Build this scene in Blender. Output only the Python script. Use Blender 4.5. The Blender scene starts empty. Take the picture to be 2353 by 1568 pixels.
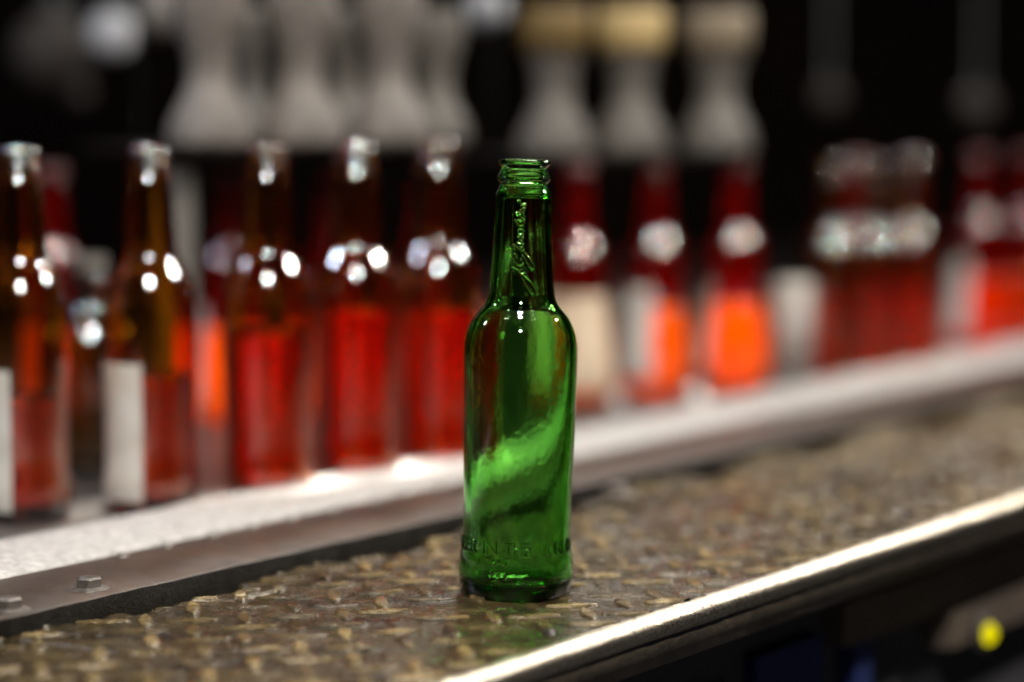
import bpy, math, random
import numpy as np
from mathutils import Vector, Matrix
random.seed(4); rng = np.random.RandomState(7)
PI = math.pi
sc = bpy.context.scene
col = sc.collection

# ------------------------------------------------------------------ camera
HC = 0.2617                      # camera height over the counter plate
PITCH = math.radians(5.71)
F = 85/36*2353                   # focal length in photo units (photo 2353 wide)
cam_d = bpy.data.cameras.new('camera'); cam = bpy.data.objects.new('camera', cam_d); col.objects.link(cam)
cam.location = (0, 0, HC); cam.rotation_euler = (PI/2 - PITCH, 0, 0)
cam_d.lens = 85; cam_d.sensor_width = 36; cam_d.clip_start = 0.02; cam_d.clip_end = 60
cam_d.dof.use_dof = True; cam_d.dof.focus_distance = 1.252; cam_d.dof.aperture_fstop = 1.9
cam_d.dof.aperture_blades = 9; cam_d.dof.aperture_rotation = 0.2
sc.camera = cam

def ray(px, py):
    a = (px-1176.5)/F; b = (784-py)/F
    c, s = math.cos(PITCH), math.sin(PITCH)
    return Vector((a, c + b*s, -s + b*c))
def at_y(px, py, y):             # point of the place at depth y (m) seen at that spot of the photo
    d = ray(px, py); t = y/d.y
    return Vector((0, 0, HC)) + d*t
def at_z(px, py, z=0):
    d = ray(px, py); t = (z-HC)/d.z
    return Vector((0, 0, HC)) + d*t

# counter frame: u runs along the counter edge, v across it (away from the customer side)
DU = Vector((0.583, 0.8125, 0)).normalized(); DV = Vector((-DU.y, DU.x, 0))
def W(u, v, z): return DU*u + DV*v + Vector((0, 0, z))

# ------------------------------------------------------------------ materials
def mat(name):
    m = bpy.data.materials.new(name); m.use_nodes = True
    nt = m.node_tree; nt.nodes.clear()
    out = nt.nodes.new('ShaderNodeOutputMaterial')
    return m, nt, out
def N(nt, t, **k):
    n = nt.nodes.new(t)
    for a, b in k.items():
        if a in n.inputs: n.inputs[a].default_value = b
        else: setattr(n, a, b)
    return n
def principled(name, base, rough, metal=0, spec=.5, noise=0, nscale=30, base2=None, bump=0, bscale=200, rough2=None, detail=6, stretch=None, coat=0):
    m, nt, out = mat(name)
    p = N(nt, 'ShaderNodeBsdfPrincipled')
    p.inputs['Base Color'].default_value = (*base, 1); p.inputs['Roughness'].default_value = rough
    p.inputs['Metallic'].default_value = metal; p.inputs['Specular IOR Level'].default_value = spec
    p.inputs['Coat Weight'].default_value = coat; p.inputs['Coat Roughness'].default_value = .12
    tc = N(nt, 'ShaderNodeTexCoord'); src = tc.outputs['Object']
    if stretch:
        mp = N(nt, 'ShaderNodeMapping'); mp.inputs['Scale'].default_value = stretch
        mp.inputs['Rotation'].default_value = (0, 0, -math.atan2(DU.y, DU.x))
        nt.links.new(src, mp.inputs['Vector']); src = mp.outputs[0]
    if base2:
        n = N(nt, 'ShaderNodeTexNoise', Scale=nscale, Detail=detail, Roughness=.65)
        nt.links.new(src, n.inputs['Vector'])
        cr = N(nt, 'ShaderNodeValToRGB'); cr.color_ramp.elements[0].position = .36; cr.color_ramp.elements[1].position = .66
        cr.color_ramp.elements[0].color = (*base, 1); cr.color_ramp.elements[1].color = (*base2, 1)
        nt.links.new(n.outputs['Fac'], cr.inputs[0]); nt.links.new(cr.outputs[0], p.inputs['Base Color'])
        if rough2 is not None:
            n2 = N(nt, 'ShaderNodeTexNoise', Scale=nscale*2.3, Detail=5, Roughness=.7); nt.links.new(src, n2.inputs['Vector'])
            mr = N(nt, 'ShaderNodeMapRange'); mr.inputs['From Min'].default_value = .35; mr.inputs['From Max'].default_value = .65
            mr.inputs['To Min'].default_value = rough; mr.inputs['To Max'].default_value = rough2
            nt.links.new(n2.outputs['Fac'], mr.inputs['Value']); nt.links.new(mr.outputs[0], p.inputs['Roughness'])
    if bump:
        nb = N(nt, 'ShaderNodeTexNoise', Scale=bscale, Detail=4, Roughness=.6); nt.links.new(src, nb.inputs['Vector'])
        b = N(nt, 'ShaderNodeBump', Strength=bump, Distance=.001); nt.links.new(nb.outputs['Fac'], b.inputs['Height'])
        nt.links.new(b.outputs[0], p.inputs['Normal'])
    nt.links.new(p.outputs[0], out.inputs[0])
    return m

def glass(name, absorb, density, rough=0.0, ior=1.5):
    m, nt, out = mat(name)
    g = N(nt, 'ShaderNodeBsdfGlass', Roughness=rough, IOR=ior); g.inputs['Color'].default_value = (1, 1, 1, 1)
    v = N(nt, 'ShaderNodeVolumeAbsorption', Density=density); v.inputs['Color'].default_value = (*absorb, 1)
    nt.links.new(g.outputs[0], out.inputs['Surface']); nt.links.new(v.outputs[0], out.inputs['Volume'])
    return m
def bar_glass(name, absorb, density, ior=1.5, gloss=.17, fior=1.72):
    """clear tinted glass with a slightly hazy, strongly glinting outer skin"""
    m, nt, out = mat(name)
    g = N(nt, 'ShaderNodeBsdfGlass', Roughness=0.0, IOR=ior); g.inputs['Color'].default_value = (1, 1, 1, 1)
    gl = N(nt, 'ShaderNodeBsdfGlossy', Roughness=gloss); gl.distribution = 'BECKMANN'; gl.inputs['Color'].default_value = (1, 1, 1, 1)
    fr = N(nt, 'ShaderNodeFresnel', IOR=fior); ge = N(nt, 'ShaderNodeNewGeometry')
    iv = N(nt, 'ShaderNodeMath', operation='SUBTRACT'); iv.inputs[0].default_value = 1
    mu = N(nt, 'ShaderNodeMath', operation='MULTIPLY'); mx = N(nt, 'ShaderNodeMixShader')
    nt.links.new(ge.outputs['Backfacing'], iv.inputs[1]); nt.links.new(iv.outputs[0], mu.inputs[0]); nt.links.new(fr.outputs[0], mu.inputs[1])
    nt.links.new(mu.outputs[0], mx.inputs[0]); nt.links.new(g.outputs[0], mx.inputs[1]); nt.links.new(gl.outputs[0], mx.inputs[2])
    v = N(nt, 'ShaderNodeVolumeAbsorption', Density=density); v.inputs['Color'].default_value = (*absorb, 1)
    nt.links.new(mx.outputs[0], out.inputs['Surface']); nt.links.new(v.outputs[0], out.inputs['Volume'])
    return m
M = {}
M['green'] = glass('green_glass', (.27, .80, .0), 400, 0.0)
M['amber'] = bar_glass('amber_glass', (.965, .77, .0), 900)
M['olive'] = bar_glass('olive_glass', (.60, .52, .0), 600)
def liquor(name, tint, trans, k=.5):
    m, nt, out = mat(name)
    g = N(nt, 'ShaderNodeBsdfGlass', Roughness=.08, IOR=1.4); g.inputs['Color'].default_value = (*tint, 1)
    t = N(nt, 'ShaderNodeBsdfTranslucent'); t.inputs['Color'].default_value = (*trans, 1)
    d = N(nt, 'ShaderNodeBsdfDiffuse'); d.inputs['Color'].default_value = (*trans, 1)
    gl = N(nt, 'ShaderNodeBsdfGlossy', Roughness=.17); gl.distribution = 'BECKMANN'
    fr = N(nt, 'ShaderNodeFresnel', IOR=1.8)
    m1 = N(nt, 'ShaderNodeMixShader'); m1.inputs[0].default_value = .2
    m2 = N(nt, 'ShaderNodeMixShader'); m2.inputs[0].default_value = k
    m3 = N(nt, 'ShaderNodeMixShader')
    nt.links.new(t.outputs[0], m1.inputs[1]); nt.links.new(d.outputs[0], m1.inputs[2])
    nt.links.new(g.outputs[0], m2.inputs[1]); nt.links.new(m1.outputs[0], m2.inputs[2])
    nt.links.new(fr.outputs[0], m3.inputs[0]); nt.links.new(m2.outputs[0], m3.inputs[1]); nt.links.new(gl.outputs[0], m3.inputs[2])
    nt.links.new(m3.outputs[0], out.inputs[0])
    return m
M['liquor'] = liquor('red_liquor', (.95, .10, .01), (.98, .235, .001), .93)
M['redglow'] = liquor('red_glow_fill', (.97, .16, .004), (.98, .15, .0005), .24)  # added filling that imitates the red glow refracted in the amber bottles
M['dimred'] = liquor('dim_red_liquor', (.95, .04, .002), (.98, .07, .0005), .85)  # deeper copy of the red liquor, weaker glow painted into its colour
M['redneck'] = liquor('dim_red_neck', (.45, .012, .003), (.85, .010, .002), .16)  # darker red for the upper bottle, painted for the fading glow
M['paper'] = principled('label_paper', (.42, .41, .39), .6, base2=(.32, .295, .255), nscale=22, spec=.2)
M['tan_paper'] = principled('tan_paper', (.46, .37, .27), .6, base2=(.36, .28, .20), nscale=22, spec=.2)
M['cap'] = principled('dark_cap', (.05, .01, .01), .35)
M['plate'] = principled('checker_plate', (.012, .008, .0045), .13, metal=.3, base2=(.058, .041, .017), nscale=34, rough2=.36, bump=.35, bscale=700)
M['bar'] = principled('painted_bar', (.022, .014, .010), .38, metal=0, spec=.35, base2=(.040, .021, .012), nscale=14, rough2=.5, bump=.45, bscale=600)
M['barface'] = principled('shade_dark_metal', (.0045, .0038, .003), .6, spec=.04, base2=(.010, .0085, .007), nscale=90, bump=1, bscale=500)  # near black: seam shadow painted into the bar face; shelf boards share it
M['strip'] = principled('bright_strip', (.34, .327, .315), .6, spec=.08, base2=(.19, .182, .175), nscale=170, rough2=.62, bump=.9, bscale=420)
M['ledge'] = principled('ledge_metal', (.035, .030, .028), .36, metal=.3, base2=(.024, .021, .020), nscale=15, rough2=.42)
M['edge'] = principled('polished_edge', (.72, .66, .55), .22, metal=1, base2=(.50, .43, .33), nscale=60, rough2=.40, bump=.35, bscale=450, stretch=(1, 6, 6))
M['lip'] = principled('worn_lip', (.035, .028, .02), .5, base2=(.08, .062, .042), nscale=80, bump=.8, bscale=300)
M['front'] = principled('front_panel', (.022, .022, .028), .5, base2=(.04, .038, .042), nscale=8)
M['blue'] = principled('blue_panel', (.010, .017, .07), .45)
M['rail'] = principled('brown_rail', (.08, .06, .046), .5, base2=(.055, .043, .035), nscale=12)
M['bolt'] = principled('bolt_steel', (.09, .08, .07), .3, metal=.7, base2=(.2, .18, .16), nscale=120, bump=.8, bscale=500)
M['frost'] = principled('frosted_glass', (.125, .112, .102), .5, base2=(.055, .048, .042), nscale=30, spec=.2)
M['frost_dim'] = principled('frosted_glass_dim', (.085, .077, .068), .5, base2=(.045, .04, .035), nscale=30, spec=.2)  # darker copy of the frosted glass, dimness painted into the colour
M['cream'] = principled('cream_lid', (.26, .19, .085), .5, spec=.2)
M['olive_lid'] = principled('olive_lid', (.085, .055, .018), .5, spec=.2)
M['tan_lid'] = principled('tan_lid', (.12, .095, .065), .5, spec=.2)
M['shelf'] = principled('shelf_metal', (.09, .083, .076), .5, spec=.2)
M['post'] = principled('post_metal', (.05, .045, .040), .6, spec=.2)
M['wall'] = principled('dark_wall', (.0030, .0018, .0015), .9, base2=(.005, .003, .0025), nscale=4, spec=.02)
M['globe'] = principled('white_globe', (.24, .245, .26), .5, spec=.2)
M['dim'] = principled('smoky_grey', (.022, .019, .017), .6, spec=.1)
M['cord'] = principled('black_cord', (.01, .01, .01), .6)
_nt = M['plate'].node_tree; _p = [n for n in _nt.nodes if n.type == 'BSDF_PRINCIPLED'][0]
_at = N(_nt, 'ShaderNodeAttribute', attribute_name='wear')
_mx = _nt.nodes.new('ShaderNodeMix'); _mx.data_type = 'RGBA'; _mx.inputs[7].default_value = (.21, .15, .06, 1)
_l = _p.inputs['Base Color'].links[0].from_socket
_nt.links.new(_l, _mx.inputs[6]); _nt.links.new(_at.outputs['Fac'], _mx.inputs[0]); _nt.links.new(_mx.outputs[2], _p.inputs['Base Color'])
def emit(name, c, s):
    m, nt, out = mat(name); e = N(nt, 'ShaderNodeEmission', Strength=s); e.inputs['Color'].default_value = (*c, 1)
    nt.links.new(e.outputs[0], out.inputs[0]); return m
M['yellow'] = emit('lit_yellow', (1, .86, 0), 1.0)

# ------------------------------------------------------------------ mesh helpers
def obj(name, verts, faces, m, parent=None, smooth=True, loc=None):
    me = bpy.data.meshes.new(name); me.from_pydata([tuple(v) for v in verts], [], faces); me.update()
    if smooth: me.polygons.foreach_set('use_smooth', [True]*len(me.polygons))
    me.materials.append(m)
    o = bpy.data.objects.new(name, me); col.objects.link(o)
    if parent: o.parent = parent
    if loc is not None: o.location = loc
    return o
def empty(name, loc=(0, 0, 0), rot=(0, 0, 0)):
    o = bpy.data.objects.new(name, None); col.objects.link(o); o.location = loc; o.rotation_euler = rot
    o.empty_display_size = .02; return o
def tag(o, label=None, cat=None, group=None, kind=None):
    if label: o['label'] = label
    if cat: o['category'] = cat
    if group: o['group'] = group
    if kind: o['kind'] = kind
    return o
def spline(pts, n):              # smooth (monotone-ish) resample of a profile given as (r, z) points
    P = np.array(pts, float)
    d = np.r_[0, np.cumsum(np.hypot(*(np.diff(P, axis=0).T)))]
    m = np.zeros_like(P)
    h = np.diff(d); s = np.diff(P, axis=0)/h[:, None]
    for k in range(1, len(P)-1):
        w = h[k-1]+h[k]; m[k] = (s[k-1]*h[k]+s[k]*h[k-1])/w
    m[0], m[-1] = s[0], s[-1]
    t = np.linspace(0, d[-1], n); i = np.clip(np.searchsorted(d, t, 'right')-1, 0, len(h)-1)
    x = (t-d[i])/h[i]; x = x[:, None]; hh = h[i][:, None]
    return ((2*x**3-3*x**2+1)*P[i] + (x**3-2*x**2+x)*hh*m[i] + (-2*x**3+3*x**2)*P[i+1] + (x**3-x**2)*hh*m[i+1])
def lathe(prof, seg, close_ends=True):
    """prof: list of (r,z), outside going up or any closed loop order; r==0 ends become poles."""
    V = []; Fc = []; rows = []
    for r, z in prof:
        if r < 1e-6:
            rows.append([len(V)]); V.append((0, 0, z))
        else:
            b = len(V); rows.append(list(range(b, b+seg)))
            for k in range(seg):
                a = 2*PI*k/seg; V.append((r*math.sin(a), -r*math.cos(a), z))
    for A, B in zip(rows, rows[1:]):
        for k in range(seg):
            k2 = (k+1) % seg
            if len(A) == 1 and len(B) == 1: continue
            if len(A) == 1: Fc.append((A[0], B[k2], B[k]))
            elif len(B) == 1: Fc.append((A[k], A[k2], B[0]))
            else: Fc.append((A[k], A[k2], B[k2], B[k]))
    return V, Fc
def box(u0, u1, v0, v1, z0, z1):
    V = [W(u, v, z) for z in (z0, z1) for v in (v0, v1) for u in (u0, u1)]
    return V, [(0, 2, 3, 1), (4, 5, 7, 6), (0, 1, 5, 4), (2, 6, 7, 3), (0, 4, 6, 2), (1, 3, 7, 5)]
def xbox(c, sx, sy, sz):
    V = [(c[0]+a*sx/2, c[1]+b*sy/2, c[2]+d*sz/2) for d in (-1, 1) for b in (-1, 1) for a in (-1, 1)]
    return V, [(0, 2, 3, 1), (4, 5, 7, 6), (0, 1, 5, 4), (2, 6, 7, 3), (0, 4, 6, 2), (1, 3, 7, 5)]
def merge(*parts):
    V, Fc = [], []
    for v, f in parts:
        o = len(V); V += [tuple(p) for p in v]; Fc += [tuple(i+o for i in q) for q in f]
    return V, Fc
def sweep(profile, us, jit=None):   # profile (v,z) list extruded along u
    V = []; Fc = []; n = len(profile)
    for i, u in enumerate(us):
        for j, (v, z) in enumerate(profile):
            dv, dz = jit(u, j) if jit else (0, 0)
            V.append(W(u, v+dv, z+dz))
    for i in range(len(us)-1):
        for j in range(n-1):
            a = i*n+j; Fc.append((a, a+1, a+n+1, a+n))
    return V, Fc

# ------------------------------------------------------------------ smooth noise for geometry
def vnoise(x, y, seed=0):
    r = np.random.RandomState(seed); T = r.rand(256, 256)
    xi = np.floor(x).astype(int); yi = np.floor(y).astype(int); fx = x-xi; fy = y-yi
    fx = fx*fx*(3-2*fx); fy = fy*fy*(3-2*fy)
    g = lambda a, b: T[a % 256, b % 256]
    return (g(xi, yi)*(1-fx)*(1-fy)+g(xi+1, yi)*fx*(1-fy)+g(xi, yi+1)*(1-fx)*fy+g(xi+1, yi+1)*fx*fy)-.5

# ------------------------------------------------------------------ bar counter
counter = empty('bar_counter', W(1.2, .75, 0)); 
tag(counter, 'steel-clad bar counter with brown checker plate top, bright rounded edge and bolted flat bar', 'bar counter')
CL = counter.location.copy()
def cobj(name, VF, m, parent=counter, smooth=True):
    V, Fc = VF
    off = CL if parent is counter else parent['_w']
    o = obj(name, [Vector(v)-Vector(off) for v in V], Fc, m, parent, smooth)
    return o
# checker plate as a real relief: lozenge lugs, dents and a ragged rear edge
def lughash(i, j, k): return ((np.sin(i*12.9898+j*78.233+k*37.7)*43758.5453) % 1)
U = np.r_[np.r_[np.arange(.50, .68, .002), np.arange(.68, 1.5, .0008), np.arange(1.5, 1.75, .0012)], np.arange(1.75, 2.4, .002), np.arange(2.4, 4.2, .006)]
Vv = np.arange(.6505, .8851, .0009)
uu, vv = np.meshgrid(U, Vv, indexing='ij')
P = .0245
c45 = math.sqrt(.5)
def lugs(uu, vv):
    h = np.zeros_like(uu); wr = np.zeros_like(uu)
    a = (uu*c45+vv*c45)/P; b = (-uu*c45+vv*c45)/P
    for di in (-1, 0, 1):
        for dj in (-1, 0, 1):
            ci = np.floor(a)+di; cj = np.floor(b)+dj
            jx = (lughash(ci, cj, 1)-.5)*.22; jy = (lughash(ci, cj, 2)-.5)*.22
            x = (a-ci-.5-jx)*P; y = (b-cj-.5-jy)*P
            odd = (ci+cj) % 2 == 0
            X = np.where(odd, x, y); Y = np.where(odd, y, x)
            L = .0150; w = .0040*(1-np.clip(np.abs(X)/L, 0, 1)**2.2)
            wear = .25+.85*lughash(ci, cj, 3)
            q = np.clip((w-np.abs(Y))/.0007, 0, 1); q = q*q*(3-2*q)
            h = np.maximum(h, q*.0018*wear); wr = np.maximum(wr, np.clip((q-.55)/.4, 0, 1)*np.clip(wear*1.3-.35, 0, 1))
    return h, wr
H, WEAR = lugs(uu, vv)
WEAR = np.clip(WEAR*(1.0+1.3*vnoise(uu*300, vv*300, 14))*(.8+2*vnoise(uu*45, vv*45, 15)), 0, 1)
H += .0016*vnoise(uu*22, vv*22, 3)+.0006*vnoise(uu*70, vv*70, 5)+.0003*vnoise(uu*260, vv*260, 6)
# a seam and a few gouges on the plate
def gouge(u0, v0, u1, v1, w, dep):
    d = np.array([u1-u0, v1-v0]); L = np.hypot(*d); d /= L
    s = (uu-u0)*d[0]+(vv-v0)*d[1]; q = np.abs(-(uu-u0)*d[1]+(vv-v0)*d[0])+.0012*vnoise(uu*150, vv*150, 9)
    inside = np.clip(s/.004, 0, 1)*np.clip((L-s)/.004, 0, 1)
    return -dep*np.clip(1-q/w, 0, 1)*inside
def uv_of(px, py, z=0):
    p = at_z(px, py, z); return p.dot(DU), p.dot(DV)
for (x0, y0, x1, y1, w, dep) in ((545, 1378, 655, 1352, .0028, .004), (0, 1462, 420, 1520, .0016, .002), (420, 1520, 760, 1560, .0016, .002),
                                 (395, 1385, 560, 1380, .0012, .003), (320, 1412, 400, 1372, .0016, .004)):
    a, b = uv_of(x0, y0), uv_of(x1, y1); H += gouge(*a, *b, w, dep)
# rear edge drops off raggedly in front of the flat bar
cell = np.floor(U/.034+.35*np.sin(U*31)).astype(int)
edge_v = .8690+np.array([-.012, -.006, 0, .004, .009])[(np.abs(np.sin(cell*91.7))*4.99).astype(int)]+.004*vnoise(U*90, U*0, 12)
drop = np.clip((vv-edge_v[:, None])/.0016, 0, 1)
H -= .012*drop
nu, nv = uu.shape
pts = (uu[..., None]*np.array(DU)+vv[..., None]*np.array(DV)); pts[..., 2] = H
pts = pts.reshape(-1, 3)-np.array(CL)
idx = np.arange(nu*nv).reshape(nu, nv)
quads = np.stack([idx[:-1, :-1], idx[1:, :-1], idx[1:, 1:], idx[:-1, 1:]], -1).reshape(-1, 4)
def np_obj(name, pts, quads, m, parent=None):
    me = bpy.data.meshes.new(name)
    me.vertices.add(len(pts)); me.vertices.foreach_set('co', pts.astype(np.float32).ravel())
    me.loops.add(quads.size); me.loops.foreach_set('vertex_index', quads.astype(np.int32).ravel())
    me.polygons.add(len(quads)); me.polygons.foreach_set('loop_start', np.arange(0, quads.size, 4, dtype=np.int32))
    me.polygons.foreach_set('use_smooth', np.ones(len(quads), bool))
    me.update(calc_edges=True); me.validate(); me.materials.append(m)
    o = bpy.data.objects.new(name, me); col.objects.link(o)
    if parent: o.parent = parent
    return o
pl = np_obj('checker_plate', pts, quads, M['plate'], counter)
at_ = pl.data.attributes.new('wear', 'FLOAT', 'POINT'); at_.data.foreach_set('value', WEAR.astype(np.float32).ravel())
us = list(np.r_[np.arange(.5, 1.8, .004), np.arange(1.8, 4.2, .02)])
def jit_edge(u, j): return (0, .0004*float(vnoise(np.array(u*90.), np.array(j*.7), 21)))
nose = [(.6515+.0002, .0006)]
for k in range(15):
    a = PI/2+PI*1.12*k/14; nose.append((.6500+0+.0072*math.cos(a)*1.0, -.0064+.0072*math.sin(a)))
cobj('edge_nosing', sweep(nose[::-1], us, jit_edge), M['edge'])
def jit_lip(u, j): return (0, .0008*float(vnoise(np.array(u*160.), np.array(0.), 22)) if j == 0 else 0)
cobj('under_lip', sweep([(.6452, -.0140), (.6465, -.027), (.675, -.0275)], us, jit_lip), M['lip'])
fp = cobj('front_panel', merge(box(.4, 4.2, .690, .70, -.60, -.027)), M['front'], smooth=False)
cobj('brown_rail', box(1.28, 4.2, .672, .6895, -.068, -.041), M['rail'], smooth=False)
cobj('grey_rail', box(1.42, 4.2, .668, .6895, -.094, -.0705), M['rail'], smooth=False)
cobj('blue_panel', box(1.302, 1.325, .676, .6895, -.30, -.0705), M['blue'], smooth=False)
cobj('blue_panel', box(1.19, 1.27, .681, .6895, -.40, -.058), M['blue'], smooth=False)
cobj('grey_panel', box(1.125, 1.165, .676, .6895, -.40, -.070), M['rail'], smooth=False)
# yellow indicator lamp on the grey rail
p = None
d = ray(2262, 1455); O = Vector((0, 0, HC)); t = (.664-O.dot(DV))/d.dot(DV); lp = O+d*t
def disc_lathe(r, dep):
    return lathe([(0, 0), (r, 0), (r, dep), (r*.8, dep*1.3), (0, dep*1.35)], 28)
V, Fc = disc_lathe(.0125, .004)
rotm = Matrix.Rotation(math.atan2(DV.y, DV.x)+PI/2, 4, 'Z') @ Matrix.Rotation(PI/2, 4, 'X')
bz = obj('indicator_lamp', [Vector((Matrix.Rotation(math.atan2(DU.y, DU.x), 4, 'Z') @ Matrix.Rotation(PI/2, 4, 'X')) @ Vector(v)) for v in V], Fc, M['post'], counter)
bz.location = lp+DV*.003-CL
V, Fc = lathe([(0, 0), (.0070, 0), (.0068, .002), (.005, .0042), (.003, .0054), (0, .0058)], 28)
ln = obj('lens', [Vector((Matrix.Rotation(math.atan2(DU.y, DU.x), 4, 'Z') @ Matrix.Rotation(PI/2, 4, 'X')) @ Vector(v)) for v in V], Fc, M['yellow'], bz)
ln.location = DV*-.0052
bz['label'] = 'round lit yellow indicator lamp in a grey bezel'
# flat bar with bolts
def jit_bar(u, j):
    if j in (1, 2): return (.0006*float(vnoise(np.array(u*140.), np.array(j*3.), 31)), .0004*float(vnoise(np.array(u*170.), np.array(j*5.), 32)))
    return (0, 0)
bar = cobj('flat_bar', sweep([(.8815, -.013), (.8810, .0080), (.8822, .0090), (.9535, .0092), (.9545, .0086), (.9545, -.012)], us, jit_bar), M['bar'])
bar.data.materials.append(M['barface'])
for p_ in bar.data.polygons:
    if p_.index % 5 == 0: p_.material_index = 1
def hexbolt(loc, r=.0066, h=.0062):
    V = []; Fc = []
    for (rr, z) in ((r*1.6, 0), (r*1.5, .0004), (r*1.06, .0012), (r, h*.85), (r*.82, h)):
        b = len(V)
        n = 24 if rr > r*1.5 else 24
        for k in range(n):
            a = 2*PI*k/n
            hx = 1.0 if rr > r*1.5 else 1/max(.866, abs(math.cos(((a+.3) % (PI/3))-PI/6)))*.9
            V.append((rr*hx*math.cos(a), rr*hx*math.sin(a), z))
    n = 24
    for L in range(4):
        for k in range(n): Fc.append((L*n+k, L*n+(k+1) % n, (L+1)*n+(k+1) % n, (L+1)*n+k))
    Fc.append(tuple(range(4*n, 5*n)))
    return V, Fc
for (px, py) in ((205, 1352), (22, 1400), (1420, 1135)):
    q = at_z(px, py, .0092)
    V, Fc = hexbolt(q)
    o = obj('bolt', V, Fc, M['bolt'], bar, False); o.location = q+Vector((0, 0, -.0001))-CL
# small studs along the seam between the bar and the bright strip
for k, u in enumerate(np.arange(.95, 2.0, .036)):
    V, Fc = lathe([(.0034, 0), (.0032, .0014), (.0020, .0024), (0, .0028)], 12)
    o = obj('stud', V, Fc, M['bolt'], bar); o.location = W(u+random.uniform(-.003, .003), .9465, .0091)-CL
prof = [(.9550, .002), (.9552, .0085), (.9560, .0098), (.962, .0118), (.974, .0132), (.995, .0135), (1.020, .0128), (1.034, .0108), (1.037, .0080), (1.0375, -.01)]
def jit_st(u, j): return (0, .0006*float(vnoise(np.array(u*60.), np.array(j*1.3), 41)))
cobj('bright_strip', sweep(prof, us, jit_st), M['strip'])
LZ = .0015
cobj('rear_ledge', merge(box(.3, 4.6, 1.0380, 2.1, -.03, LZ)), M['ledge'], smooth=False)

# ------------------------------------------------------------------ the green bottle
DEP = 1.27                       # bottle axis distance
AX = at_y(1187, 1362, DEP).x
def zz(y): return HC - DEP*math.tan(math.atan((y-784)/F)+PITCH)
def rr(hw, y): return hw/F*(DEP*math.cos(PITCH)+(HC-zz(y))*math.sin(PITCH))
raw = [(113, 1366), (124, 1352), (129.3, 1333), (131.2, 1303), (129.5, 1278), (125.2, 1250), (123.7, 1220), (124, 1179), (125.2, 1091),
       (128.2, 1005), (130, 900), (131, 836), (130, 793), (126.4, 771), (118.7, 749), (106.6, 727), (97, 715.6), (84.5, 700), (77, 683), (75.3, 670),
       (72.8, 641), (69, 575), (65.2, 487), (63.5, 447), (62.6, 441.5)]
pr = [(rr(h, y), zz(y)) for h, y in raw]
z_lo = pr[0][1]-.0012
body = spline(pr, 640)
fin = [(rr(h, y), zz(y)) for h, y in ((62.6, 441.5), (58.5, 435), (55.2, 425), (55.0, 420.5), (58.5, 417.5), (61.3, 412), (61.0, 407), (57.5, 400), (53.2, 391), (52.3, 386), (55.5, 382.5), (59.2, 378), (59.8, 374), (58.2, 369.5), (54, 367), (48.5, 366.4))]
fin = spline(fin, 90)
top_z = fin[-1][1]
heel = spline([(.0120, z_lo+.0042), (.0175, z_lo+.0012), (.0215, z_lo), (.0242, z_lo+.0006), (pr[0][0], pr[0][1])], 16)
outer = np.vstack([[(0, z_lo+.0050)], [(.006, z_lo+.0047)], heel[:-1], body, fin[1:]])
th = .0033
inn = []
zs = np.linspace(top_z-.0006, z_lo+.0052, 300)
ro = np.interp(zs, np.r_[body[:, 1], fin[1:, 1]], np.r_[body[:, 0], fin[1:, 0]*0+.0103+0.0031])
ri = ro-th
ri = np.where(zs > zz(452), np.minimum(ri, .0100), ri)
from math import exp
fl = np.clip((z_lo+.0135-zs)/.0083, 0, 1)
ri = ri*np.sqrt(np.clip(1-fl**3.0, 0, 1))
ri = np.maximum(ri, 0)
inner = [(float(r), float(z)) for r, z in zip(ri, zs) if r > .002]
inner[0] = (.0100, top_z-.0005)
inner = [(.0103, top_z-.0001)]+inner+[(0, z_lo+.0092)]
# embossed writing: strokes laid out on the unrolled surface as (s = arc from the front, z)
GL = {'B': [[(0, 0), (0, 1), (.6, 1), (.85, .8), (.6, .53), (0, .53)], [(.6, .53), (.95, .27), (.65, 0), (0, 0)]],
      'E': [[(.85, 0), (0, 0), (0, 1), (.85, 1)], [(0, .52), (.7, .52)]],
      'R': [[(0, 0), (0, 1), (.65, 1), (.9, .77), (.65, .5), (0, .5)], [(.45, .5), (.95, 0)]],
      'I': [[(.15, 0), (.15, 1)]],
      'N': [[(0, 0), (0, 1), (.9, 0), (.9, 1)]], 'T': [[(.45, 0), (.45, 1)], [(0, 1), (.9, 1)]],
      'H': [[(0, 0), (0, 1)], [(.9, 0), (.9, 1)], [(0, .5), (.9, .5)]],
      'W': [[(0, 1), (.3, 0), (.6, .95), (.9, 0), (1.2, 1)]],
      'O': [[(.5+.5*math.sin(2*PI*k/14), .5+.5*math.cos(2*PI*k/14)) for k in range(15)]],
      'L': [[(0, 1), (0, 0), (.8, 0)]], 'D': [[(0, 0), (0, 1), (.5, 1), (.9, .7), (.9, .3), (.5, 0), (0, 0)]],
      'S': [[(.85, .85), (.5, 1), (.1, .8), (.2, .55), (.7, .42), (.85, .2), (.45, 0), (0, .15)]],
      'm': [[(0, 0), (0, .62)], [(0, .5), (.25, .62), (.45, .5), (.45, 0)], [(.45, .5), (.7, .62), (.9, .5), (.9, 0)]],
      '6': [[(.75, .95), (.25, .75), (.05, .3), (.35, 0), (.75, .25), (.4, .52), (.08, .35)]],
      '0': [[(.4+.38*math.sin(2*PI*k/12), .5+.5*math.cos(2*PI*k/12)) for k in range(13)]]}
strokes = []                     # (polyline of (s,z), half width, height)
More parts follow.
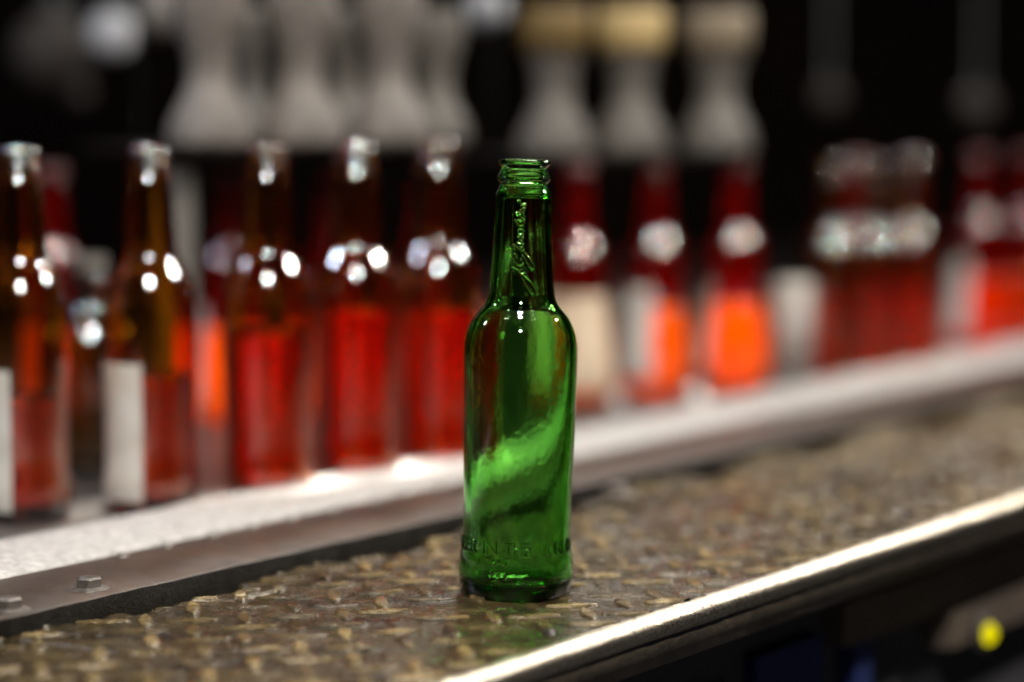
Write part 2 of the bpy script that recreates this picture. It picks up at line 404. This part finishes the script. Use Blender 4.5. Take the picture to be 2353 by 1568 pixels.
def word(txt, s0, z0, h, adv, hw, hgt, right=False):
    ws = [(.3 if c == 'I' else 1.2 if c == 'W' else .9)*h*adv for c in txt]; gap = h*.22
    s = s0-(sum(ws)+gap*(len(txt)-1)) if right else s0
    for c, w in zip(txt, ws):
        for st in GL[c]: strokes.append(([(s+x*h*adv, z0+y*h) for x, y in st], hw, hgt))
        s += w+gap
zt = zz(1254.5); ch = zz(1229)-zz(1254.5)
word('THE', -.0066, zt, ch, .68, .00036, .00070)
word('IN', -.0194, zt, ch, .95, .00036, .00070)
word('WORLD', .0112, zt, ch, .72, .00036, .00070)
word('BEER', -.0243, zt, ch, .72, .00036, .00070, True)
word('BEST', -.0445, zt, ch, .72, .00036, .00070, True)
for (x, y) in ((530, 825), (587, 812), (645, 825), (515, 930), (577, 942), (645, 938)):  # six bumps shaped into the glass in place of square lamp highlights
    s = .0298*math.asin((x-765)/590); strokes.append(([(s-.00005, zz(1091.5+y/4.549)), (s+.00005, zz(1091.5+y/4.549))], .0007, .0010))
zb = zz(1091.5+1212/4.549)
word('60mm', -.0140, zb, .0030, .72, .00022, .0003)
for rad in (.0030, .0019, .0008):
    cs = .0298*math.asin((850-765)/590); cz = zz(1091.5+1172/4.549)
    strokes.append(([(cs+rad*math.sin(2*PI*k/20), cz+rad*math.cos(2*PI*k/20)) for k in range(21 if rad != .0019 else 15)], .00022, .0003))
# flowing signature running up the neck
sig = [[(460, 1035), (440, 1005), (446, 985), (480, 1000), (540, 1050), (600, 1100), (660, 1160), (700, 1215), (728, 1285), (722, 1310), (690, 1318), (640, 1265), (590, 1190), (562, 1120), (548, 1066), (595, 1055)],
       [(555, 1018), (556, 1022)],
       [(500, 872), (468, 845), (466, 822), (492, 840), (496, 868)], [(450, 878), (470, 920), (510, 955), (545, 968), (570, 955), (576, 938)], [(551, 912), (552, 888)],
       [(480, 765), (448, 728), (456, 708), (490, 732), (530, 762), (566, 782), (578, 768)], [(566, 782), (630, 850), (680, 920), (714, 970), (716, 1002), (695, 1010), (650, 985), (605, 915), (572, 840)],
       [(505, 683), (540, 686), (572, 695)], [(508, 690), (515, 722), (535, 742), (562, 735), (572, 712)],
       [(528, 600), (512, 605), (518, 635), (545, 660), (566, 640), (566, 615)],
       [(520, 520), (510, 545), (530, 572), (560, 568), (574, 545), (560, 522), (530, 515)],
       [(468, 405), (490, 440), (540, 476), (568, 462), (572, 425), (545, 405), (500, 402)],
       [(482, 308), (520, 350), (582, 382), (575, 350), (540, 320), (500, 305)],
       [(530, 280), (545, 305), (572, 305), (575, 285), (550, 270)],
       [(545, 252), (585, 246)], [(540, 235), (545, 210), (592, 200)], [(500, 160), (522, 160)]]
for st in sig:
    st = spline(st, max(8, 5*len(st))) if len(st) > 2 else st
    L = []
    for x, y in st:
        y2 = 430.9+y/5.461; r = float(np.interp(zz(y2), body[:, 1], body[:, 0])); hwz = r/F; 
        L.append((r*math.asin(max(-1, min(1, (x-568)/5.461/43.6/100/r))), zz(y2)))
    strokes.append((L, .00036, .00090))
strokes.append(([(-.0052, zz(445)), (-.0054, zz(520)), (-.0056, zz(674))], .00022, .00035))     # mould seam
NS = 520
ang = (np.arange(NS)/NS)*2*PI
angw = np.where(ang > PI, ang-2*PI, ang)
# denser towards the front, where the writing is
ang2 = angw + .42*np.sin(angw)*-1
order = np.argsort(ang2); ang2 = ang2[order]
R = np.repeat(outer[1:, 0][:, None], NS, 1); Z = np.repeat(outer[1:, 1][:, None], NS, 1); A = np.repeat(ang2[None, :], len(outer)-1, 0)
S = R*A; E = np.zeros_like(R)
valid = (np.arange(len(outer)-1) > len(heel))[:, None]
for L, hw, hg in strokes:
    L = np.array(L)
    s0, s1 = L[:, 0].min()-.003, L[:, 0].max()+.003; z0, z1 = L[:, 1].min()-.002, L[:, 1].max()+.002
    ri_ = np.where((outer[1:, 1] > z0) & (outer[1:, 1] < z1) & (np.arange(len(outer)-1) > len(heel)))[0]
    if not len(ri_): continue
    sl = slice(ri_[0], ri_[-1]+1); Ss, Zs = S[sl], Z[sl]
    D = np.full(Ss.shape, 1.)
    for (a0, b0), (a1, b1) in zip(L[:-1], L[1:]):
        dx, dy = a1-a0, b1-b0; q = dx*dx+dy*dy+1e-14
        t = np.clip(((Ss-a0)*dx+(Zs-b0)*dy)/q, 0, 1)
        D = np.minimum(D, np.hypot(Ss-a0-t*dx, Zs-b0-t*dy))
    q = np.clip(1-D/(hw*2.0), 0, 1); E[sl] = np.maximum(E[sl], hg*q*q*(3-2*q))
R2 = R+E
ovs = np.stack([R2*np.sin(A), -R2*np.cos(A), Z], -1)
# inner wall, a little uneven as blown glass is
inn_r = np.array([p[0] for p in inner[:-1]]); inn_z = np.array([p[1] for p in inner[:-1]])
NI = NS
Ri = np.repeat(inn_r[:, None], NI, 1); Zi = np.repeat(inn_z[:, None], NI, 1); Ai = np.repeat(ang2[None, :], len(inn_r), 0)
bodymask = np.clip((zz(700)-Zi)/.02, 0, 1)
X1 = np.sin(Ai); Y1 = np.cos(Ai)
wob = .00006*vnoise(Ai*2.2+8, Zi*16, 51)+.00003*vnoise(Ai*9+8, Zi*130, 52)+.000035*vnoise(Ai*16+8, Zi*520, 53)
Ri = np.where(np.arange(len(inn_r))[:, None] > 3, Ri+wob*(.35+.65*bodymask), Ri)
ivs = np.stack([Ri*X1, -Ri*Y1, Zi], -1)
allv = np.vstack([[(0, 0, outer[0, 1])], ovs.reshape(-1, 3), ivs.reshape(-1, 3), [(0, 0, inner[-1][1])]])
nr = len(ovs)+len(ivs)
faces = []
g = 1+np.arange(nr*NS).reshape(nr, NS); g2 = np.roll(g, -1, 1)
qd = np.stack([g[:-1], g2[:-1], g2[1:], g[1:]], -1).reshape(-1, 4)
bot = [(0, int(g2[0, k]), int(g[0, k])) for k in range(NS)]
topc = [(int(g[-1, k]), int(g2[-1, k]), len(allv)-1) for k in range(NS)]
gb = obj('green_beer_bottle', allv, [tuple(map(int, q)) for q in qd]+bot+topc, M['green'])
gb.location = (AX, DEP, .0012-z_lo*0 - z_lo)
gb.location = (AX-.0005, DEP, 0.0)
gb.rotation_euler = (0, math.radians(1.15), 0)
tag(gb, 'empty green glass beer bottle with embossed writing, sharp in the foreground on the checker plate', 'bottle')
GZ = z_lo

# ------------------------------------------------------------------ amber bottles
def shell(profile, thick, floor, seg=56, n=90):
    P = spline(profile, n)
    zmin, zmax = P[:, 1].min(), P[:, 1].max()
    top = P[-1]
    inner = [(max(r-thick, .004), z) for r, z in P[::-1] if z > zmin+floor]
    inner[0] = (inner[0][0], zmax)
    prof = [(0, zmin+.003)]+[tuple(p) for p in P]+[(top[0]-thick*.5, zmax+.0008)]+inner+[(inner[-1][0]*.75, zmin+floor*.75), (0, zmin+floor*.9)]
    return lathe(prof, seg)
zmap = lambda s: s
beer_prof = [(.0200, 0), (.0262, .0008), (.0288, .005), (.0298, .014), (.0292, .024), (.0286, .034), (.0288, .055), (.0296, .090), (.0299, .112), (.0298, .122), (.0288, .1335), (.0271, .1415), (.0245, .1490), (.0215, .1550), (.0190, .1600), (.0176, .1655), (.0168, .176), (.0155, .196), (.0145, .2075), (.0143, .2095), (.0126, .2140), (.0126, .2155), (.0140, .2175), (.0139, .2195), (.0120, .2225), (.0120, .2240), (.0136, .2258), (.0135, .2282), (.0122, .2295)]
sV, sF = shell(beer_prof, .0030, .007)
beer_mesh = None; glow_me = [None]
def amber(px, base_y, depth=None, scale=1, label=None, group='amber beer bottles lined up on the bar', fill=1):
    global beer_mesh
    q = at_z(px, base_y, LZ) if depth is None else at_y(px, base_y, depth)
    root = empty('amber_beer_bottle', (q.x, q.y, LZ+.0002)); root.scale = (scale,)*3
    if beer_mesh is None:
        o = obj('glass', sV, sF, M['amber'], root); beer_mesh = o.data
    else:
        o = bpy.data.objects.new('glass', beer_mesh); col.objects.link(o); o.parent = root
    if glow_me[0] is None:
        V, Fc = lathe([(0, .0072), (.020, .0075), (.0252, .012), (.0254, .020), (.0248, .034), (.0250, .055), (.0258, .085), (.0260, .110), (.0255, .117), (.0254, .1172), (0, .1172)], 40)
        glow_me[0] = obj('red_glow_fill', V, Fc, M['redglow'], root).data  # body added inside the glass for the red glow
    else:
        o = bpy.data.objects.new('red_glow_fill', glow_me[0]); col.objects.link(o); o.parent = root
    dk = [c for c in root.children if c.name.startswith('red_glow_fill')]
    dk[0].scale.z = fill; dk[0].location.z = .0072*(1-fill)
    tag(root, label, 'bottle', group)
    return root
def curved_label(name, prof, z0, z1, a0, a1, m, parent, off=.0004, n=18):
    V = []; Fc = []; rows = 14; P = np.array(prof)
    P = spline(prof, 120); P = P[np.argsort(P[:, 1])]
    for layer in (0, 1):
        for i in range(rows+1):
            z = z0+(z1-z0)*i/rows; r = float(np.interp(z, P[:, 1], P[:, 0]))+off+layer*.0002
            for k in range(n+1):
                a = math.radians(a0+(a1-a0)*k/n); V.append((r*math.sin(a), -r*math.cos(a), z))
    L = (rows+1)*(n+1)
    for i in range(rows):
        for k in range(n):
            a = i*(n+1)+k; b = [a, a+1, a+n+2, a+n+1]
            Fc.append(tuple(x+L for x in b)); Fc.append(tuple(b[::-1]))
    return obj(name, V, Fc, m, parent)
AMB = [(57, 1183, 1, 'amber beer bottle with white label cut off by the left picture edge', True),
       (351, 1160, 1, 'amber beer bottle with a tall white label down its left side, whole in view', True),
       (620, 1140, 1, 'unlabelled amber beer bottle, first of three close together, farthest from the green bottle', False),
       (822, 1106, 1, 'unlabelled amber beer bottle, middle one of the three close together', False),
       (1009, 1078, 1, 'unlabelled amber beer bottle nearest the left side of the green bottle', False),
       (1908, 878, .89, 'small amber bottle far along the bar, nearest of three to the pale cream label', False),
       (2003, 868, .89, 'small amber bottle far along the bar, middle of a group of three', False),
       (2088, 855, .89, 'small amber bottle far along the bar, last of three towards the right', False)]
for (px, by, s, lb, hasl), fill in zip(AMB, (.62, .70, .93, 1.02, .97, .80, .9, .85)):
    b = amber(px, by, None, s, lb, fill=fill)
    b.rotation_euler.z = random.uniform(-.1, .1)*0
    if hasl:
        curved_label('paper_label', beer_prof, .006, .094, -118, -3, M['paper'], b)

# ------------------------------------------------------------------ red liquor bottles (bell shaped)
red_prof = [(.018, 0), (.0255, .0012), (.0290, .006), (.0312, .018), (.0316, .030), (.0298, .050), (.0270, .075), (.0248, .100), (.0236, .118), (.0222, .128), (.0185, .1365), (.0155, .142), (.0135, .152), (.0118, .170), (.0105, .186), (.0102, .196)]
rP = spline(red_prof, 70)
glow_split = .078  # glow gradient put into colour: orange below this height, darker red above
rl = float(np.interp(glow_split, rP[8:, 1], rP[8:, 0]))
rV, rF = lathe([(0, .002)]+[tuple(p) for p in rP if p[1] < glow_split]+[(rl, glow_split), (0, glow_split)], 48)
kV, kF = lathe([(0, glow_split+.0003), (rl, glow_split+.0003)]+[tuple(p) for p in rP if p[1] > glow_split+.0006]+[(0, .196)], 48)
cV, cF = lathe([(0, .1962), (.0118, .1962), (.0122, .1975), (.0122, .2045), (.0112, .2060), (0, .2062)], 32)
red_me = cap_me = neck_me = None
def redbottle(px, by, lb, lab=None, s=1, deep=False):
    global red_me, cap_me, neck_me
    q = at_z(px, by, LZ)
    root = empty('liquor_bottle', (q.x, q.y, LZ+.0002)); root.scale = (s,)*3
    tag(root, lb, 'bottle', 'red liquor bottles on the back of the bar')
    if red_me is None:
        red_me = obj('liquor_body', rV, rF, M['liquor'], root).data; cap_me = obj('cap', cV, cF, M['cap'], root).data; neck_me = obj('neck', kV, kF, M['redneck'], root).data
    else:
        for nm, me in (('liquor_body', red_me), ('neck', neck_me), ('cap', cap_me)):
            o = bpy.data.objects.new(nm, me); col.objects.link(o); o.parent = root
            if deep and nm == 'liquor_body':
                o.data = me.copy(); o.data.materials[0] = M['dimred']
    if lab: curved_label('paper_label', red_prof, .014, .094, lab[0], lab[1], M[lab[2]], root)
    return root
redbottle(533, 962, 'red liquor bottle with orange glow between the two labelled and the unlabelled amber bottles', (-100, -42, 'paper'))
redbottle(768, 955, 'red liquor bottle half hidden behind the gap between first and middle unlabelled amber bottles')
redbottle(978, 945, 'red liquor bottle behind the gap left of the amber bottle next to the green bottle')
redbottle(1328, 925, 'red liquor bottle with tan label, showing just right of the green bottle neck', (-100, 62, 'tan_paper'))
redbottle(1506, 900, 'red liquor bottle with white label on its left, right of the tan label', (-100, -8, 'paper'))
redbottle(1688, 886, 'brightest glowing orange liquor bottle standing alone right of the white label', (-100, -52, 'paper'))
redbottle(2245, 800, 'far red liquor bottle with grey label near the right picture edge', (-100, -30, 'paper'), 1, True)
redbottle(1962, 848, 'red liquor bottle glowing behind the gap of the first two small amber bottles', None, 1, True)
redbottle(2092, 838, 'red liquor bottle glowing behind the last of the three small amber bottles', None, 1, True)
redbottle(2350, 785, 'red liquor bottle cut off by the right picture edge', None, 1, True)
redbottle(128, 960, 'dim red liquor bottle in the dark gap beside the leftmost amber bottle')

# other bottles of the back row
olive_prof = [(.020, 0), (.026, .001), (.029, .006), (.0295, .05), (.0295, .085), (.027, .098), (.020, .108), (.0130, .116), (.0115, .130), (.0125, .134), (.0120, .140)]
def short_bottle(px, by, lb, m='olive', lab=None, s=1):
    q = at_z(px, by, LZ); root = empty('short_bottle', (q.x, q.y, LZ+.0002)); root.scale = (s,)*3
    tag(root, lb, 'bottle')
    V, Fc = shell(olive_prof, .003, .006, 40, 60); obj('glass', V, Fc, M[m], root)
    V, Fc = lathe([(0, .1405), (.0128, .1405), (.0130, .142), (.0130, .151), (.012, .1525), (0, .1527)], 28); obj('cap', V, Fc, M['post'], root)
    if lab: curved_label('paper_label', olive_prof, .010, .084, lab[0], lab[1], M[lab[2]], root)
short_bottle(212, 1085, 'short olive bottle with grey cap in the gap between the two labelled amber bottles')
q = at_z(1822, 882, LZ); tin = empty('tin_can', (q.x, q.y, LZ+.0002)); tag(tin, 'slim cream tin between the glowing orange bottle and the small amber bottles', 'tin')
V, Fc = lathe([(0, 0), (.0165, 0), (.0172, .0012), (.0172, .0160), (0, .0161)], 32); obj('foot', V, Fc, M['shelf'], tin)
V, Fc = lathe([(0, .0163), (.0172, .0163), (.0172, .090), (.0165, .093), (0, .0932)], 32); obj('body', V, Fc, M['paper'], tin)

# ------------------------------------------------------------------ shelves with hourglass goblets
gob_prof = [(.026, 0), (.0330, .001), (.0332, .012), (.0300, .022), (.0235, .034), (.0185, .048), (.0180, .060), (.0210, .076), (.0265, .092), (.0290, .106), (.0285, .118), (.0270, .126)]
gP = spline(gob_prof, 60)
gin = [(r-.0022, z) for r, z in gP[::-1] if z > .062]
gV, gF = lathe([(0, .003)]+[tuple(p) for p in gP]+[(gP[-1][0]-.001, .1268)]+gin+[(0, .060)], 44)
tV, tF = lathe([(0, .121), (.0250, .121), (.0262, .1272), (.0275, .1275), (.0285, .130), (.0250, .145), (.012, .152), (0, .153)], 40)
dV, dF = lathe([(.0285, .091), (.0290, .091), (.0308, .106), (.0318, .124), (.0290, .130), (0, .1305), (0, .1285), (.0280, .128), (.0298, .118), (.0300, .106), (.0285, .091)], 40)
gob_me = None
def goblet(loc, lb, gm=None, cover=None, s=1, deep=False):
    global gob_me
    root = empty('goblet', loc); root.scale = (s,)*3
    tag(root, lb, 'goblet', 'hourglass goblets on the shelves')
    if gob_me is None or gm:
        ob = obj('bowl', gV, gF, M[gm or 'frost'], root)
        gob_me = gob_me or ob.data
    else:
        o = bpy.data.objects.new('bowl', gob_me); col.objects.link(o); o.parent = root
    if cover: obj('lid', *((dV, dF) if deep else (tV, tF)), M[cover], root)
def shelf(x0, x1, y0, y1, level, dep, lb, pm='post'):
    a = at_y(x0, 300, y0); b = at_y(x1, 300, y1)
    u = (b-a); u.z = 0; L = u.length; u.normalize(); v = Vector((-u.y, u.x, 0))
    root = empty('display_shelf', (a.x, a.y, LZ)); tag(root, lb, 'shelf')
    V = []
    for z in (level-.004, level):
        for w in (-.034, dep):
            for t in (-.05, L+.012): p = u*t+v*w; V.append((p.x, p.y, z-LZ))
    obj('shelf_board', V, [(0, 2, 3, 1), (4, 5, 7, 6), (0, 1, 5, 4), (2, 6, 7, 3), (0, 4, 6, 2), (1, 3, 7, 5)], M['barface'], root, False)
    if pm == 'post':
        p = u*-.026
        V2, F2 = lathe([(0, 0), (.016, 0), (.016, .004), (.0125, .006), (.0125, level-LZ-.0042), (0, level-LZ-.0042)], 20)
        obj('post', V2, F2, M['post'], root, True, (p.x, p.y, .0002))
    for t in (.0, L):
        p = u*t+v*(dep-.008)
        V2, F2 = lathe([(0, 0), (.0022, 0), (.0022, 1.0), (0, 1.0)], 10)
        obj('hanging_rod', V2, F2, M['cord'], root, True, (p.x, p.y, level-LZ))
    return u, v, a
lev1 = HC-.036; lev2 = HC-.048
shelf(478, 985, 1.86, 1.98, lev1, .12, 'grey display shelf with one post carrying the left group of goblets')
shelf(1270, 1650, 2.12, 2.20, lev2, .12, 'grey display shelf hung on thin rods carrying the right group of goblets', 'cord')
left = ['left shelf front goblet farthest left', 'left shelf front goblet in the middle of three, under a cream lid', 'left shelf front goblet nearest the green bottle']
for (px, dp, lb, cv) in ((485, 1.86, 'frosted grey hourglass goblet at the left end of the left shelf front row', None), (692, 1.90, 'frosted hourglass goblet with cream lid, middle of the left shelf front row', 'cream'), (893, 1.95, 'frosted grey hourglass goblet at the right end of the left shelf front row', None)):
    q = at_y(px, 300, dp); goblet((q.x, q.y, lev1+.0003), lb, cover=cv)
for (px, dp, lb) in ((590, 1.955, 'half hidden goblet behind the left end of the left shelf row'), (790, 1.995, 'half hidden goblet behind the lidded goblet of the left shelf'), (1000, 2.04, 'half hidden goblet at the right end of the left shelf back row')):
    q = at_y(px, 300, dp); goblet((q.x, q.y, lev1+.0003), lb, 'frost_dim', s=.86)
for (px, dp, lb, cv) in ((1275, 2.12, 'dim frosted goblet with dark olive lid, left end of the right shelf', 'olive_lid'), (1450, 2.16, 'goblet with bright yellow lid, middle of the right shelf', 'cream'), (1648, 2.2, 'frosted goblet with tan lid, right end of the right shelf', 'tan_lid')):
    q = at_y(px, 300, dp); goblet((q.x, q.y, lev2+.0003), lb, 'frost_dim', cv, .98, True)

# ------------------------------------------------------------------ hanging globes and back wall
def globe(px, py, y, r, m, lb, grp=None):
    q = at_y(px, py, y); root = empty('hanging_globe', q); tag(root, lb, 'globe', grp)
    V, Fc = lathe([(0, -r)]+[(r*math.sin(PI*k/18), -r*math.cos(PI*k/18)) for k in range(1, 18)]+[(0, r)], 32); obj('globe_glass', V, Fc, M[m], root)
    V, Fc = lathe([(0, r*.97), (r*.34, r*.97), (r*.30, r*1.25), (.003, r*1.3), (.003, 1.2), (0, 1.2)], 14); obj('cord', V, Fc, M['cord'], root)
globe(258, 78, 2.35, .023, 'globe', 'pale blue-white hanging globe at the upper left')
globe(362, 22, 2.25, .026, 'shelf', 'greyish hanging globe cut by the top edge, beside the pale globe')
globe(1120, 15, 2.30, .020, 'globe', 'grey hanging globe at the top edge between the two goblet groups')
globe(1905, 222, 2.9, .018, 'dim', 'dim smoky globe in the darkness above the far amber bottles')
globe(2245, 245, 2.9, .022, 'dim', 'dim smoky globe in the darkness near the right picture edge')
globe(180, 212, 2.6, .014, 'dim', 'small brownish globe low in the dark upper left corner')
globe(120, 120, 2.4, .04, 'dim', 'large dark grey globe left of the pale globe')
V, Fc = xbox((.6, 4.6, .9), 9, .1, 4.2); tag(obj('back_wall', V, Fc, M['wall'], None, False), None, None, None, 'structure')
V, Fc = xbox((.6, 2.5, -1.05), 12, 9, .1); tag(obj('floor', V, Fc, M['front'], None, False), None, None, None, 'structure')

# ------------------------------------------------------------------ light
w = bpy.data.worlds.new('World'); sc.world = w; w.use_nodes = True
w.node_tree.nodes['Background'].inputs[0].default_value = (.5, .42, .36, 1); w.node_tree.nodes['Background'].inputs[1].default_value = .012
def area(name, loc, target, sx, sy, watts, c=(1, .95, .88)):
    L = bpy.data.lights.new(name, 'AREA'); L.shape = 'RECTANGLE'; L.size = sx; L.size_y = sy; L.energy = watts; L.color = c
    o = bpy.data.objects.new(name, L); col.objects.link(o); o.location = loc
    o.rotation_euler = (Vector(target)-Vector(loc)).to_track_quat('-Z', 'Y').to_euler()
    return o
area('lamp_back', (.10, 2.75, 1.15), (0, 1.4, 0), .26, .10, 6)
area('lamp_back_right', (.80, 2.55, .95), (.1, 1.4, 0), .36, .08, 10)
area('lamp_strip', (-.02, .95, 1.5), (-.15, 1.6, 0), .14, .025, 32)
area('lamp_square', (.0, .10, 1.15), (-.05, 1.6, .05), .07, .07, 32)
area('lamp_right', (1.25, 1.85, 1.1), (-.1, 1.6, 0), .07, .07, 30)
area('front_panel_fill', (1.0, .35, -.45), (.42, 1.4, -.08), .2, .2, 1.3)  # added fill to brighten the front panel, no fixture there
area('lamp_strip_left', (-.55, 1.0, 1.5), (-.2, 1.6, 0), .22, .02, 1.2)
area('lamp_strip_right', (.50, .95, 1.5), (0, 1.6, 0), .22, .02, 1.2)
area('lamp_left', (-1.3, 1.6, 1.0), (-.2, 1.7, .1), .07, .07, 9.0, (.72, .80, 1))
def spot(name, loc, target, watts, cone, c=(1, .93, .82), r=.02):
    L = bpy.data.lights.new(name, 'SPOT'); L.energy = watts; L.color = c; L.spot_size = math.radians(cone); L.spot_blend = .8; L.shadow_soft_size = r
    o = bpy.data.objects.new(name, L); col.objects.link(o); o.location = loc
    o.rotation_euler = (Vector(target)-Vector(loc)).to_track_quat('-Z', 'Y').to_euler()
def base_at(px, py):
    q = at_z(px, py, LZ); q.z = .034; return q
for (px, py, wt) in ((533, 962, 650), (768, 955, 650), (978, 945, 650), (1328, 925, 150), (1506, 900, 750), (1688, 886, 900), (1962, 848, 200), (2092, 838, 200), (2245, 800, 200), (2350, 785, 150)):
    q = base_at(px, py); spot('bottle_glow_spot', q+Vector((.02, .85, .62)), q, wt*.5, 3.8)  # added beam from behind to make each red bottle glow
for px, by, s_, lb, hasl in AMB:
    q = at_z(px, by, LZ); q.z = .060; spot('bottle_glow_spot', q+Vector((0, .15, .80)), q, 1100 if s_ == 1 else 150, 4.6, r=.04)  # added steep beam that lights the red filling of each amber bottle

vs = sc.view_settings; vs.view_transform = 'Standard'; vs.look = 'None'; vs.exposure = 0; vs.gamma = 1; vs.use_curve_mapping = False
c = sc.cycles
c.use_denoising = True; c.max_bounces = 24; c.transmission_bounces = 20; c.glossy_bounces = 6; c.diffuse_bounces = 3; c.transparent_max_bounces = 16
c.caustics_reflective = True; c.caustics_refractive = True; c.blur_glossy = .4
c.sample_clamp_indirect = 12; c.sample_clamp_direct = 0; c.use_adaptive_sampling = False
try: c.denoiser = 'OPENIMAGEDENOISE'
except Exception: pass
